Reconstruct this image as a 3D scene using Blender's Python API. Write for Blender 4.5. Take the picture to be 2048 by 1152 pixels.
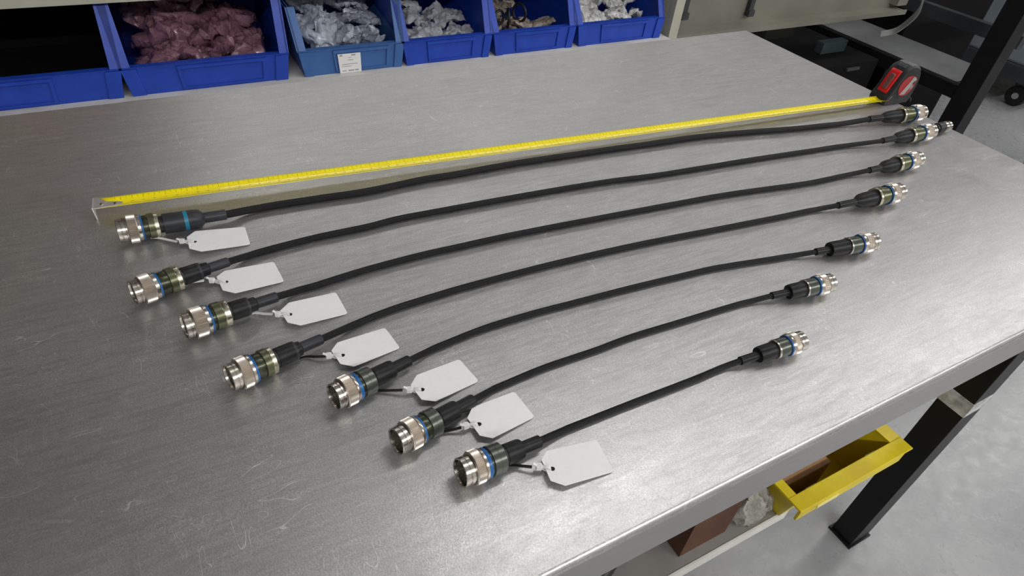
import bpy, bmesh, math, random
from mathutils import Vector, Matrix, Euler, noise
PI = math.pi
rnd = random.Random(7)
T = 0.76                                   # height of the steel table top above the floor
scn = bpy.context.scene
for o in list(bpy.data.objects): bpy.data.objects.remove(o)
COL = scn.collection

# ---------------------------------------------------------------- camera, world, light, exposure
F = 1257.29
cam_d = bpy.data.cameras.new('camera'); cam = bpy.data.objects.new('camera', cam_d); COL.objects.link(cam)
cam.location = (-1.0449, -0.8914, T + 0.3825); cam.rotation_euler = (0.8620, -0.0851, -0.4915)
cam_d.sensor_width = 36; cam_d.lens = F / 2048 * 36; cam_d.clip_start = .01
scn.camera = cam
w = bpy.data.worlds.new('world'); scn.world = w; w.use_nodes = True
w.node_tree.nodes['Background'].inputs[0].default_value = (.9, .95, 1, 1)
w.node_tree.nodes['Background'].inputs[1].default_value = 0.05
scn.view_settings.view_transform = 'Standard'; scn.view_settings.look = 'None'
scn.view_settings.exposure = 0.0; scn.view_settings.gamma = 1; scn.view_settings.use_curve_mapping = False

def area(name, loc, sx, sy, power, col=(1, .985, .965), rot=(0, 0, 0)):
    d = bpy.data.lights.new(name, 'AREA'); d.shape = 'RECTANGLE'; d.size = sx; d.size_y = sy; d.energy = power; d.color = col
    o = bpy.data.objects.new(name, d); COL.objects.link(o); o.location = loc; o.rotation_euler = rot
    return o
CEIL = 2.75
# (x, y, length along x, width, watts down, added fill watts up) of the pendant ceiling fixtures: a row over the near aisle, rows further back and behind
LAMPS = [(x, -.30, 1.25, .14, p, 8) for x, p in ((.20, 5.2), (1.95, 5.5), (3.45, 9), (4.95, 8), (6.45, 8))] + [(x, 2.5, 1.25, .16, 1.5, 8) for x in (-.6, .9, 2.4, 3.9, 5.4)] + \
        [(x, 5.4, 1.25, .16, 2, 9) for x in (-.6, .9, 2.4, 3.9, 5.4)] + [(x, -2.9, 1.25, .16, 34, 8) for x in (-2.1, -.6, .9, 2.4, 3.9)]
HANG = .22
for i, (x, y, sx, sy, p, q) in enumerate(LAMPS):
    area('ceiling_lamp', (x, y, CEIL - HANG - .045), sx - .04, sy - .04, p)
    area('fill_uplight', (x, y, CEIL - HANG + .012), sx - .04, sy - .04, q, rot=(math.pi, 0, 0))  # unseen upward lamp, added to give the ceiling an even glow

# ---------------------------------------------------------------- geometry helpers
def at(px, py, z=0.0):
    """the point at height z above the table top that the photograph shows at pixel (px, py)"""
    R = cam.rotation_euler.to_matrix()
    d = R @ Vector(((px - 1024) / F, -(py - 576) / F, -1)); c = cam.location
    return c + d * ((T + z - c.z) / d.z)

def worldloc(o):
    return o.matrix_world.translation if o.parent is None else worldloc(o.parent) + Vector(o.location)

def mk(name, V, Fc, mat, parent=None, smooth=False, uv=None):
    """link a mesh object; V are world coordinates; with a parent they are stored relative to it"""
    off = Vector((0, 0, 0))
    if parent is not None:
        q = parent
        while q is not None: off += Vector(q.location); q = q.parent
    me = bpy.data.meshes.new(name)
    me.from_pydata([tuple(Vector(v) - off) for v in V], [], Fc)
    me.materials.append(mat)
    if smooth:
        me.polygons.foreach_set('use_smooth', [True] * len(me.polygons))
        me.set_sharp_from_angle(angle=math.radians(38))
    if uv:
        ul = me.uv_layers.new(name='uv'); flat = []
        for p in me.polygons:
            us = [uv[v] for v in p.vertices]
            m = max(u[1] for u in us)
            for u in us: flat += [u[0], u[1] + (1 if m - u[1] > .5 else 0)]
        ul.data.foreach_set('uv', flat)
    me.update()
    o = bpy.data.objects.new(name, me); COL.objects.link(o)
    if parent is not None: o.parent = parent
    return o

def tag(o, label=None, cat=None, group=None, kind=None):
    if label: o['label'] = label
    if cat: o['category'] = cat
    if group: o['group'] = group
    if kind: o['kind'] = kind
    return o

def thing(name, loc, label, cat, group=None):
    o = bpy.data.objects.new(name, None); COL.objects.link(o); o.location = loc; o.empty_display_size = .02
    return tag(o, label, cat, group)

class M:
    def __init__(s): s.v = []; s.f = []
    def add(s, V, Fc):
        n = len(s.v); s.v += [tuple(v) for v in V]; s.f += [tuple(i + n for i in f) for f in Fc]; return s
    def box(s, x0, x1, y0, y1, z0, z1, b=0.0):
        if b <= 0:
            V = [(x, y, z) for z in (z0, z1) for y in (y0, y1) for x in (x0, x1)]
            return s.add(V, [(0, 2, 3, 1), (4, 5, 7, 6), (0, 1, 5, 4), (1, 3, 7, 5), (3, 2, 6, 7), (2, 0, 4, 6)])
        bm = bmesh.new(); bmesh.ops.create_cube(bm, size=1)
        for v in bm.verts:
            v.co = Vector(((x0 + x1) / 2 + v.co.x * (x1 - x0), (y0 + y1) / 2 + v.co.y * (y1 - y0), (z0 + z1) / 2 + v.co.z * (z1 - z0)))
        bmesh.ops.bevel(bm, geom=bm.edges[:], offset=b, segments=2, affect='EDGES', profile=.6)
        bm.verts.index_update(); s.add([v.co.copy() for v in bm.verts], [[v.index for v in f.verts] for f in bm.faces]); bm.free(); return s
    def bar(s, a, b, w, h, up=Vector((0, 0, 1))):
        a = Vector(a); b = Vector(b); d = (b - a).normalized(); r = d.cross(up).normalized(); u = r.cross(d)
        V = [p + r * (i * w / 2) + u * (j * h / 2) for p in (a, b) for j in (-1, 1) for i in (-1, 1)]
        return s.add(V, [(0, 1, 3, 2), (4, 6, 7, 5), (0, 4, 5, 1), (1, 5, 7, 3), (3, 7, 6, 2), (2, 6, 4, 0)])
    def prism(s, pts, d, both=True):
        """closed polygon pts (3-D) extruded by vector d"""
        n = len(pts); P = [Vector(p) for p in pts]; d = Vector(d)
        return s.add(P + [p + d for p in P], [tuple(range(n))[::-1], tuple(range(n, 2 * n))] + [(i, (i + 1) % n, (i + 1) % n + n, i + n) for i in range(n)])
    def lathe(s, prof, o, ax, seg=40, up=Vector((0, 0, 1)), rmod=None):
        o = Vector(o); ax = Vector(ax).normalized(); up = Vector((1, 0, 0)) if abs(ax.z) > .95 else up; e1 = (up - ax * up.dot(ax)).normalized(); e2 = ax.cross(e1)
        V = []; n = len(prof)
        for t, r in prof:
            for k in range(seg):
                a = 2 * PI * k / seg; rr = r if rmod is None else rmod(r, k, t)
                V.append(o + ax * t + (e1 * math.cos(a) + e2 * math.sin(a)) * rr)
        Fc = [(i * seg + k, i * seg + (k + 1) % seg, (i + 1) * seg + (k + 1) % seg, (i + 1) * seg + k) for i in range(n - 1) for k in range(seg)]
        return s.add(V, Fc)
    def tube(s, P, r, seg=12, cap=True):
        P = [Vector(p) for p in P]; n = len(P); V = []; up = Vector((0, 0, 1)); rs = r if isinstance(r, list) else [r] * n
        for i, p in enumerate(P):
            d = (P[min(i + 1, n - 1)] - P[max(i - 1, 0)]).normalized()
            e1 = up - d * up.dot(d)
            if e1.length < .05: e1 = Vector((1, 0, 0)) - d * d.x
            e1.normalize(); e2 = d.cross(e1); up = e1 if abs(up.dot(d)) > .9 else up
            for k in range(seg):
                a = 2 * PI * k / seg; V.append(p + (e1 * math.cos(a) + e2 * math.sin(a)) * rs[i])
        Fc = [(i * seg + k, i * seg + (k + 1) % seg, (i + 1) * seg + (k + 1) % seg, (i + 1) * seg + k) for i in range(n - 1) for k in range(seg)]
        if cap: Fc += [tuple(range(seg))[::-1], tuple(range((n - 1) * seg, n * seg))]
        return s.add(V, Fc)
    def build(s, name, mat, parent=None, smooth=False): return mk(name, s.v, s.f, mat, parent, smooth)

def spline(P, n):
    """Catmull-Rom through P, n points per span"""
    P = [Vector(p) for p in P]; Q = [P[0] * 2 - P[1]] + P + [P[-1] * 2 - P[-2]]; out = []
    for i in range(1, len(Q) - 2):
        a, b, c, d = Q[i - 1:i + 3]
        for k in range(n):
            t = k / n
            out.append(.5 * ((2 * b) + (c - a) * t + (2 * a - 5 * b + 4 * c - d) * t * t + (3 * b - a - 3 * c + d) * t ** 3))
    out.append(P[-1]); return out

# ---------------------------------------------------------------- materials
def mat(name, col=(.5, .5, .5), rough=.5, metal=0.0, spec=.5, coat=0.0, trans=0.0, alpha=1.0, ior=1.45, emit=None, sheen=0):
    m = bpy.data.materials.new(name); m.use_nodes = True; b = m.node_tree.nodes['Principled BSDF']; I = b.inputs
    I['Base Color'].default_value = (*col, 1); I['Roughness'].default_value = rough; I['Metallic'].default_value = metal
    I['Specular IOR Level'].default_value = spec; I['Coat Weight'].default_value = coat; I['Transmission Weight'].default_value = trans
    I['Alpha'].default_value = alpha; I['IOR'].default_value = ior
    if emit: I['Emission Color'].default_value = (*emit[0], 1); I['Emission Strength'].default_value = emit[1]
    return m
class NT:
    """small node-graph helper"""
    def __init__(s, m): s.t = m.node_tree; s.b = s.t.nodes['Principled BSDF']
    def n(s, typ, **k):
        x = s.t.nodes.new(typ)
        for a, v in k.items():
            if a in ('i',):
                for kk, vv in v.items():
                    x.inputs[kk].default_value = vv
            else: setattr(x, a, v)
        return x
    def l(s, a, b): s.t.links.new(a, b)
    def obj(s, scale=(1, 1, 1), rot=(0, 0, 0), src='Object'):
        tc = s.n('ShaderNodeTexCoord'); mp = s.n('ShaderNodeMapping'); mp.inputs['Scale'].default_value = scale; mp.inputs['Rotation'].default_value = rot
        s.l(tc.outputs[src], mp.inputs['Vector']); return mp.outputs['Vector']
    def noise(s, vec, scale, det=3, rough=.55, dist=0):
        x = s.n('ShaderNodeTexNoise'); s.l(vec, x.inputs['Vector']); x.inputs['Scale'].default_value = scale; x.inputs['Detail'].default_value = det
        x.inputs['Roughness'].default_value = rough; x.inputs['Distortion'].default_value = dist; return x.outputs['Fac']
    def rng(s, v, a, b, c, d):
        x = s.n('ShaderNodeMapRange'); s.l(v, x.inputs['Value'])
        for i, q in enumerate((a, b, c, d)): x.inputs[i + 1].default_value = q
        return x.outputs['Result']
    def math(s, op, a, b=None, c=None):
        x = s.n('ShaderNodeMath', operation=op)
        for i, q in enumerate((a, b, c)):
            if q is None: continue
            if isinstance(q, (int, float)): x.inputs[i].default_value = q
            else: s.l(q, x.inputs[i])
        return x.outputs[0]
    def mix(s, fac, a, b):
        x = s.n('ShaderNodeMix', data_type='RGBA')
        if isinstance(fac, (int, float)): x.inputs[0].default_value = fac
        else: s.l(fac, x.inputs[0])
        for i, q in ((6, a), (7, b)):
            if isinstance(q, tuple): x.inputs[i].default_value = (*q, 1)
            else: s.l(q, x.inputs[i])
        return x.outputs[2]
    def bump(s, h, st=.3, d=.001, nrm=None):
        x = s.n('ShaderNodeBump'); x.inputs['Strength'].default_value = st; x.inputs['Distance'].default_value = d; s.l(h, x.inputs['Height'])
        if nrm is not None: s.l(nrm, x.inputs['Normal'])
        return x.outputs['Normal']

def steel_top():
    m = mat('scratched_steel', (.62, .61, .6), .3, .9); g = NT(m)
    v = g.obj()
    big = g.noise(v, 3.0, 4, .6, .6); mid = g.noise(g.obj((9, 34, 9), (0, 0, .12)), 1.4, 5, .65, .8)
    fine = g.noise(g.obj((160, 420, 160), (0, 0, .2)), 1.0, 4, .7, .4); grain = g.noise(v, 820, 2, .6); streak = g.noise(g.obj((26, 260, 26), (0, 0, .06)), 1.0, 4, .7, .7)
    # hairline scratches: thin level lines of warped noise, broken up by a mask
    def lines(vec, sc, width, dist):
        a = g.noise(vec, sc, 1, .4, dist); d = g.math('ABSOLUTE', g.math('SUBTRACT', a, .5)); return g.rng(d, 0, width, 1, 0)
    s1 = g.math('MULTIPLY', lines(g.obj((20, 60, 1), (0, 0, -.55)), 1.0, .006, .9), g.rng(g.noise(v, 24, 2), .52, .6, 0, 1))
    s2 = g.math('MULTIPLY', lines(g.obj((50, 16, 1), (0, 0, .35)), 1.2, .006, 1.2), g.rng(g.noise(v, 17, 2), .53, .62, 0, 1))
    s3 = g.math('MULTIPLY', lines(v, 75, .012, 2.5), g.rng(g.noise(v, 9, 2), .5, .62, 0, .7))
    s4 = g.math('MULTIPLY', lines(g.obj((60, 260, 1), (0, 0, -.4)), 1.0, .02, .6), g.rng(g.noise(v, 30, 3), .5, .6, 0, .5))
    sc = g.math('MINIMUM', g.math('ADD', g.math('ADD', s1, s2), s3), 1.0)
    r = g.math('ADD', g.rng(mid, .3, .7, -.03, .03), g.rng(big, .3, .7, .38, .44))
    r = g.math('ADD', r, g.rng(fine, .3, .7, -.04, .05))
    r = g.math('ADD', r, g.math('MULTIPLY', sc, .16)); g.l(r, g.b.inputs['Roughness'])
    c = g.mix(g.rng(grain, .3, .7, 0, 1), (.44, .435, .435), (.66, .655, .655)); c = g.mix(g.rng(mid, .35, .65, 0, .4), c, (.44, .44, .45)); c = g.mix(g.math('MULTIPLY', g.rng(streak, .42, .62, 0, .55), g.rng(big, .4, .6, .35, 1)), c, (.36, .36, .365))
    c = g.mix(g.math('MULTIPLY', sc, .6), c, (.86, .85, .84)); g.l(c, g.b.inputs['Base Color'])
    h = g.math('ADD', g.math('MULTIPLY', fine, .5), g.math('MULTIPLY', grain, 1.3)); h = g.math('ADD', h, g.math('MULTIPLY', sc, .5))
    g.l(g.bump(h, .27, .0003), g.b.inputs['Normal'])
    return m
def brushed(name, col, rough=.3, st=.15, sc=(30, 900, 900)):
    m = mat(name, col, rough, 1.0); g = NT(m); n = g.noise(g.obj(sc), 1, 3)
    g.l(g.rng(n, .3, .7, rough - .06, rough + .08), g.b.inputs['Roughness']); g.l(g.bump(n, st, .0003), g.b.inputs['Normal']); return m
def noisy(name, c0, c1, rough, scale=20, spec=.5, bump=.1, det=4, metal=0, r2=None, coat=0):
    m = mat(name, c0, rough, metal, spec, coat); g = NT(m); n = g.noise(g.obj(), scale, det)
    g.l(g.mix(g.rng(n, .35, .65, 0, 1), c0, c1), g.b.inputs['Base Color'])
    if r2: g.l(g.rng(n, .35, .65, rough, r2), g.b.inputs['Roughness'])
    if bump: g.l(g.bump(n, bump, .002), g.b.inputs['Normal'])
    return m
def braid():
    m = mat('braided_sleeve', (.012, .012, .014), .36, 0, .22); g = NT(m)
    tc = g.n('ShaderNodeTexCoord'); sp = g.n('ShaderNodeSeparateXYZ'); g.l(tc.outputs['UV'], sp.inputs[0])
    u = g.math('MULTIPLY', sp.outputs[0], 520.0); v = g.math('MULTIPLY', sp.outputs[1], 16.0)
    a = g.math('SINE', g.math('MULTIPLY', g.math('ADD', u, v), 2 * PI)); b = g.math('SINE', g.math('MULTIPLY', g.math('SUBTRACT', u, v), 2 * PI))
    h = g.math('MULTIPLY', a, b); k = g.rng(h, -.4, .7, 0, 1)
    lon = g.math('SINE', g.math('MULTIPLY', sp.outputs[1], 2 * PI * 18))
    g.l(g.mix(k, (.0015, .0015, .002), (.016, .016, .018)), g.b.inputs['Base Color'])
    g.l(g.bump(g.math('ADD', h, g.math('MULTIPLY', lon, .8)), .5, .0004), g.b.inputs['Normal']); return m
def concrete():
    m = mat('painted_concrete', (.3, .3, .31), .3, 0, .5); g = NT(m); v = g.obj()
    n = g.noise(v, 2.2, 6, .65); n2 = g.noise(v, 34, 4, .6)
    d = g.math('ABSOLUTE', g.math('SUBTRACT', g.noise(v, 1.7, 3, .5, .5), .5)); cr = g.math('MULTIPLY', g.rng(d, 0, .004, 1, 0), g.rng(g.noise(v, 1.3, 1), .5, .55, 0, 1))
    c = g.mix(g.rng(n, .3, .7, 0, 1), (.22, .225, .235), (.34, .34, .35)); c = g.mix(g.rng(n2, .5, .75, 0, .12), c, (.16, .16, .17)); pass
    g.l(c, g.b.inputs['Base Color']); g.l(g.rng(n2, .3, .7, .24, .36), g.b.inputs['Roughness'])
    h = g.math('ADD', g.math('MULTIPLY', n2, .8), g.math('MULTIPLY', g.noise(v, 90, 3), .3)); g.l(g.bump(h, .16, .003), g.b.inputs['Normal']); return m

STEEL = steel_top()
EDGE = brushed('steel_apron', (.46, .455, .45), .38, .1, (14, 300, 500))
CHROME = brushed('nickel_plating', (.54, .505, .455), .22, .12, (500, 500, 500))
CHROME.node_tree.nodes['Bump'].inputs['Strength'].default_value = .02
KNURL = mat('nickel_knurl', (.56, .51, .46), .33, 1.0)
OLIVE = mat('olive_plating', (.115, .12, .07), .3, .7, .6)
OLIVED = mat('dark_olive_plating', (.05, .055, .032), .25, .6, .6)
GREENGREY = mat('greenish_grey_plating', (.085, .095, .08), .28, .6, .6)
OLIVECHROME = mat('worn_olive_nickel', (.50, .48, .38), .27, 1.0)
BLUEBAND = mat('blue_band', (.012, .105, .33), .3, 0, .5)
TEAL = mat('teal_band', (.01, .16, .27), .4)
RUBBER = noisy('heat_shrink', (.008, .008, .009), (.012, .012, .013), .42, 60, .28, .05)
RUBBERG = noisy('grey_heat_shrink', (.018, .019, .023), (.025, .027, .032), .42, 60, .4, .05)
BLACKP = mat('black_plastic', (.012, .012, .013), .45)
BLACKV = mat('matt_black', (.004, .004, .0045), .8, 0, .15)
INSERT = mat('connector_insert', (.035, .04, .028), .4)
GOLD = mat('gold_contact', (.30, .25, .14), .4, 1.0)
BRAID = braid()
PAPER = noisy('tag_card', (.76, .76, .765), (.74, .74, .745), .6, 200, .3, .02)
NYLON = mat('white_nylon', (.75, .75, .74), .35, 0, .5, 0, .15)
NYLONB = mat('black_nylon', (.012, .012, .012), .35)
YELLOW = mat('tape_yellow', (.98, .82, .004), .3, 0, .5, 1.0)
YELLOW.node_tree.nodes['Principled BSDF'].inputs['Coat Roughness'].default_value = .09
INK = mat('black_ink', (.03, .025, .01), .5); REDINK = mat('red_ink', (.55, .02, .01), .5)
TIN = mat('tin', (.55, .545, .53), .36, .65)
CASE = noisy('case_rubber', (.016, .016, .017), (.028, .028, .03), .5, 50, .4, .06)
CASEG = noisy('worn_grey_rubber', (.16, .16, .17), (.09, .09, .095), .5, 70, .4, .06)
RED = mat('red_plastic', (.62, .012, .012), .35); REDD = mat('dull_red_plastic', (.3, .02, .025), .4)
GREYL = mat('grey_sticker', (.30, .30, .27), .4); SMOKE = mat('smoky_lock', (.16, .07, .06), .3)
BLUE = noisy('bin_blue', (.010, .045, .36), (.014, .058, .42), .38, 30, .45, .03)
BLUE2 = noisy('faded_bin_blue', (.035, .11, .32), (.05, .13, .34), .42, 30, .45, .03)
YBIN = noisy('bin_yellow', (.72, .58, .01), (.60, .46, .01), .4, 14, .5, .04)
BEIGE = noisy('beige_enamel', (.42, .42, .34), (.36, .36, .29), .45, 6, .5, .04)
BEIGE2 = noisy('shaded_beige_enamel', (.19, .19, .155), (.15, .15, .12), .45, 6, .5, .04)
LEDGE = noisy('aluminium_ledge', (.66, .65, .62), (.55, .54, .5), .4, 9, .5, .03)
BLACKM = noisy('black_enamel', (.005, .005, .0055), (.008, .008, .009), .42, 12, .3, .04)
GREYM = noisy('grey_enamel', (.13, .135, .14), (.18, .18, .185), .5, 8, .4, .05)
DARKM = noisy('dark_grey_enamel', (.03, .033, .037), (.045, .047, .05), .45, 8, .4, .05)
TEALM = noisy('dark_teal_enamel', (.045, .065, .068), (.03, .045, .048), .5, 8, .4, .05)
PALEB = noisy('pale_blue_enamel', (.22, .26, .29), (.19, .22, .25), .5, 8, .4, .03)
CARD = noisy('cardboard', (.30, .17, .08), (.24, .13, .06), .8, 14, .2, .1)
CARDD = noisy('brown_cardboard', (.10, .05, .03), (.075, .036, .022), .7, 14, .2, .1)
SHELF = noisy('lower_shelf_steel', (.34, .33, .31), (.26, .25, .235), .4, 7, .5, .04, metal=.4)
FLOOR = concrete()
WALLM = noisy('painted_wall', (.5, .5, .48), (.45, .45, .43), .7, 2, .3, .02)
WALLD = noisy('dark_racking', (.17, .15, .135), (.22, .195, .165), .7, 3, .3, .02)
CEILM = noisy('ceiling_paint', (.8, .8, .79), (.76, .76, .75), .8, 2, .3, 0)
def film(name, col, alpha, rough=.12):
    m = mat(name, col, rough, 0, .9, 1.0, 0, alpha); g = NT(m); n = g.noise(g.obj(), 120, 4, .65, 1.0)
    g.l(g.bump(n, .9, .004), g.b.inputs['Normal']); g.l(g.rng(n, .35, .7, alpha * .75, min(1, alpha * 1.25)), g.b.inputs['Alpha']); return m
PINK = film('pink_film', (.26, .12, .165), .95, .14)
CLEAR = film('clear_film', (.62, .68, .80), .78)
CLEARD = film('thin_clear_film', (.5, .52, .58), .68)
SILVERF = film('silvery_film', (.8, .8, .8), .88)
TANF = film('tan_film', (.36, .30, .25), .9)
BAGD = film('packing_film', (.55, .53, .47), .6)
TAPEF = noisy('packing_tape', (.66, .67, .67), (.30, .31, .31), .2, 60, .7, .3)

# ---------------------------------------------------------------- setting
def room():
    X0, X1, Y0, Y1 = -4.5, 9.0, -4.5, 8.0
    f = M().box(X0, X1, Y0, Y1, -.1, 0); tag(f.build('floor', FLOOR), 'grey painted concrete floor', kind='structure')
    c = M().box(X0, X1, Y0, Y1, CEIL, CEIL + .1); tag(c.build('ceiling', CEILM), kind='structure')
    tag(M().box(X0 - .1, X0, Y0, Y1, 0, CEIL).build('wall_left', WALLM), kind='structure')
    tag(M().box(X1, X1 + .1, Y0, Y1, 0, CEIL).build('wall_right', WALLM), kind='structure')
    tag(M().box(X0, X1, Y1, Y1 + .1, 0, CEIL).build('wall_back', WALLM), kind='structure')
    tag(M().box(X0, X1, Y0 - .1, Y0, 0, CEIL).build('wall_front', WALLM), kind='structure')
room()
for i, (x, y, sx, sy, p, q) in enumerate(LAMPS):
    t = thing('ceiling_light', (x, y, CEIL - HANG), 'white pendant light trough above the aisle', 'lamp', 'ceiling lights over the workshop')
    c0, c1 = CEIL - HANG - .05, CEIL - HANG
    m = M().box(x - sx / 2, x + sx / 2, y - sy / 2, y - sy / 2 + .012, c0, c1).box(x - sx / 2, x + sx / 2, y + sy / 2 - .012, y + sy / 2, c0, c1)
    m.box(x - sx / 2, x - sx / 2 + .012, y - sy / 2 + .012, y + sy / 2 - .012, c0, c1).box(x + sx / 2 - .012, x + sx / 2, y - sy / 2 + .012, y + sy / 2 - .012, c0, c1)
    m.box(x - sx / 2 + .012, x + sx / 2 - .012, y - sy / 2 + .012, y + sy / 2 - .012, c1 - .02, c1)
    m.build('housing', CEILM, t)
    for dx in (-.45, .45): M().box(x + dx - .004, x + dx + .004, y + sy / 2 - .012, y + sy / 2 - .004, c1, CEIL).build('hanger', GREYM, t)

# ---------------------------------------------------------------- workbench
D = .76; XL = -1.95
bench = thing('workbench', (-.95, -.38, 0), 'long steel topped workbench with a scratched silvery surface and black legs', 'workbench')
def tabletop():
    R = .0035; prof = []                                      # section across the front edge (y, z)
    top = [(0, T - .002), (0, T)]
    for k in range(7):
        a = PI / 2 * k / 6; top.append((-D + R - R * math.sin(a), T - R + R * math.cos(a)))
    top += [(-D + .0002, T - .0046), (-D + .0016, T - .0050), (-D + .0016, T - .0066), (-D, T - .0070), (-D, T - .009)]
    # front edge rolls into the apron; right edge rolls down likewise
    xs = [XL, -.0035] + [-.0035 + .0035 * math.sin(PI / 2 * k / 4) for k in range(1, 5)]
    dz = [0, 0] + [.0035 - .0035 * math.cos(PI / 2 * k / 4) for k in range(1, 5)]
    V = []; Fc = []
    for x, z in zip(xs, dz):
        for (y, zz) in top: V.append((x, y, zz - (z if zz > T - .01 else 0)))
    n = len(top)
    for i in range(len(xs) - 1):
        for j in range(n - 1): Fc.append((i * n + j, i * n + j + 1, (i + 1) * n + j + 1, (i + 1) * n + j))
    # right side skirt
    b = len(V); last = (len(xs) - 1) * n
    V += [(0, y, T - .047) for (y, zz) in top]
    for j in range(n - 1): Fc.append((last + j, last + j + 1, b + j + 1, b + j))
    o = mk('top', V, Fc, STEEL, bench, True); return o
tabletop()
M().box(XL, -.0005, -D + .0001, -D + .002, T - .048, T - .0088).box(XL, 0, -D + .0002, -D + .03, T - .0482, T - .046).build('apron', EDGE, bench)
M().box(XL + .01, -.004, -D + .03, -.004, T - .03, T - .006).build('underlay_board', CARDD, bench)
for (x0, y0) in ((-.078, -.7134), (-.078, -.10), (XL + .03, -.7134), (XL + .03, -.10)):
    m = M().box(x0, x0 + .055, y0, y0 + .044, .006, T - .031, .0015)
    lg = m.build('leg', BLACKM, bench)
    if y0 < -.5 and x0 > -1:
        m = M().box(x0 - .0012, x0 + .0562, y0 - .0012, y0 + .0452, T - .347, T - .316, .0008)
        tb = m.build('tape_band', TAPEF, lg); tag(tb, 'clear packing tape band around the black leg')
        M().box(x0 - .004, x0 + .059, y0 - .004, y0 + .048, 0, .006).build('foot_plate', BLACKM, lg)
for y0 in (-.69, -.08): M().box(XL + .09, -.08, y0 - .012, y0 + .012, T - .09, T - .06).build('rail', BLACKM, bench)
m = M().box(XL + .09, -.335, -.665, -.12, T - .512, T - .500).build('lower_shelf', SHELF, bench)
M().box(XL + .09, -.335, -.668, -.665, T - .525, T - .499).build('shelf_lip', LEDGE, bench)

# ---------------------------------------------------------------- shelving riser with the bins, behind the table
ZB = T - .139                                # bins stand on a ledge that lies a little lower than the table, .34 m behind it
riser = thing('flow_rack', (-.5, .6, 0), 'pale metal flow rack with a light ledge behind the table back edge', 'rack')
M().box(-2.2, .114, .06, .80, ZB - .03, ZB).build('ledge', LEDGE, riser)
M().box(-2.2, .23, .40, .85, T + .018, T + .036, .001).box(-2.2, .23, .369, .380, T + .010, T + .055).build('upper_shelf', BEIGE, riser)
M().box(.121, .138, .3415, .355, .0, T + .50).box(.121, .162, .355, .366, .0, T + .50).build('upright', BEIGE, riser)
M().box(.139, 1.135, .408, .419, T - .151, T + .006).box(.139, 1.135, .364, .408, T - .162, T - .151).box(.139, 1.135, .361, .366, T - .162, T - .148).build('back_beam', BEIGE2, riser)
for x, z0 in ((.208, -.120), (.452, -.129)):
    M().box(x - .008, x + .008, .394, .407, T + z0, T - .02).box(x - .011, x + .011, .388, .394, T + z0, T + z0 + .017).build('bracket', DARKM, riser)
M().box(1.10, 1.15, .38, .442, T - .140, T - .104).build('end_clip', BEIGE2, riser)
M().box(-2.2, .22, .80, .81, .2, T + .03).build('back_panel', BLACKM, riser)

t = thing('tall_rack', (-1.6, 1.0, 0), 'dark tall rack with an added overhead shade board above the left end of the flow rack', 'rack')
M().box(-3.0, -.97, .90, 1.2, .0, T + 1.45, .004).build('carcass', WALLD, t)
M().box(-3.0, -1.12, -.55, .90, T + 1.25, T + 1.29, .004).build('added_shade_canopy', WALLD, t)  # unseen overhead board, added to darken the table's left end by reflection
M().box(-1.345, -1.285, .885, .90, T + .20, T + 1.2).build('rust_brown_strip', mat('rust_paint', (.45, .22, .14), .6), t)
M().box(-2.2, -1.46, .87, .90, T + .1, T + 1.1).build('olive_panel', mat('olive_panel', (.38, .34, .23), .6), t)
M().box(-1.28, -1.10, .885, .90, T + .1, T + 1.2).build('plum_panel', mat('plum_panel', (.22, .15, .15), .6), t)

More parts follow.
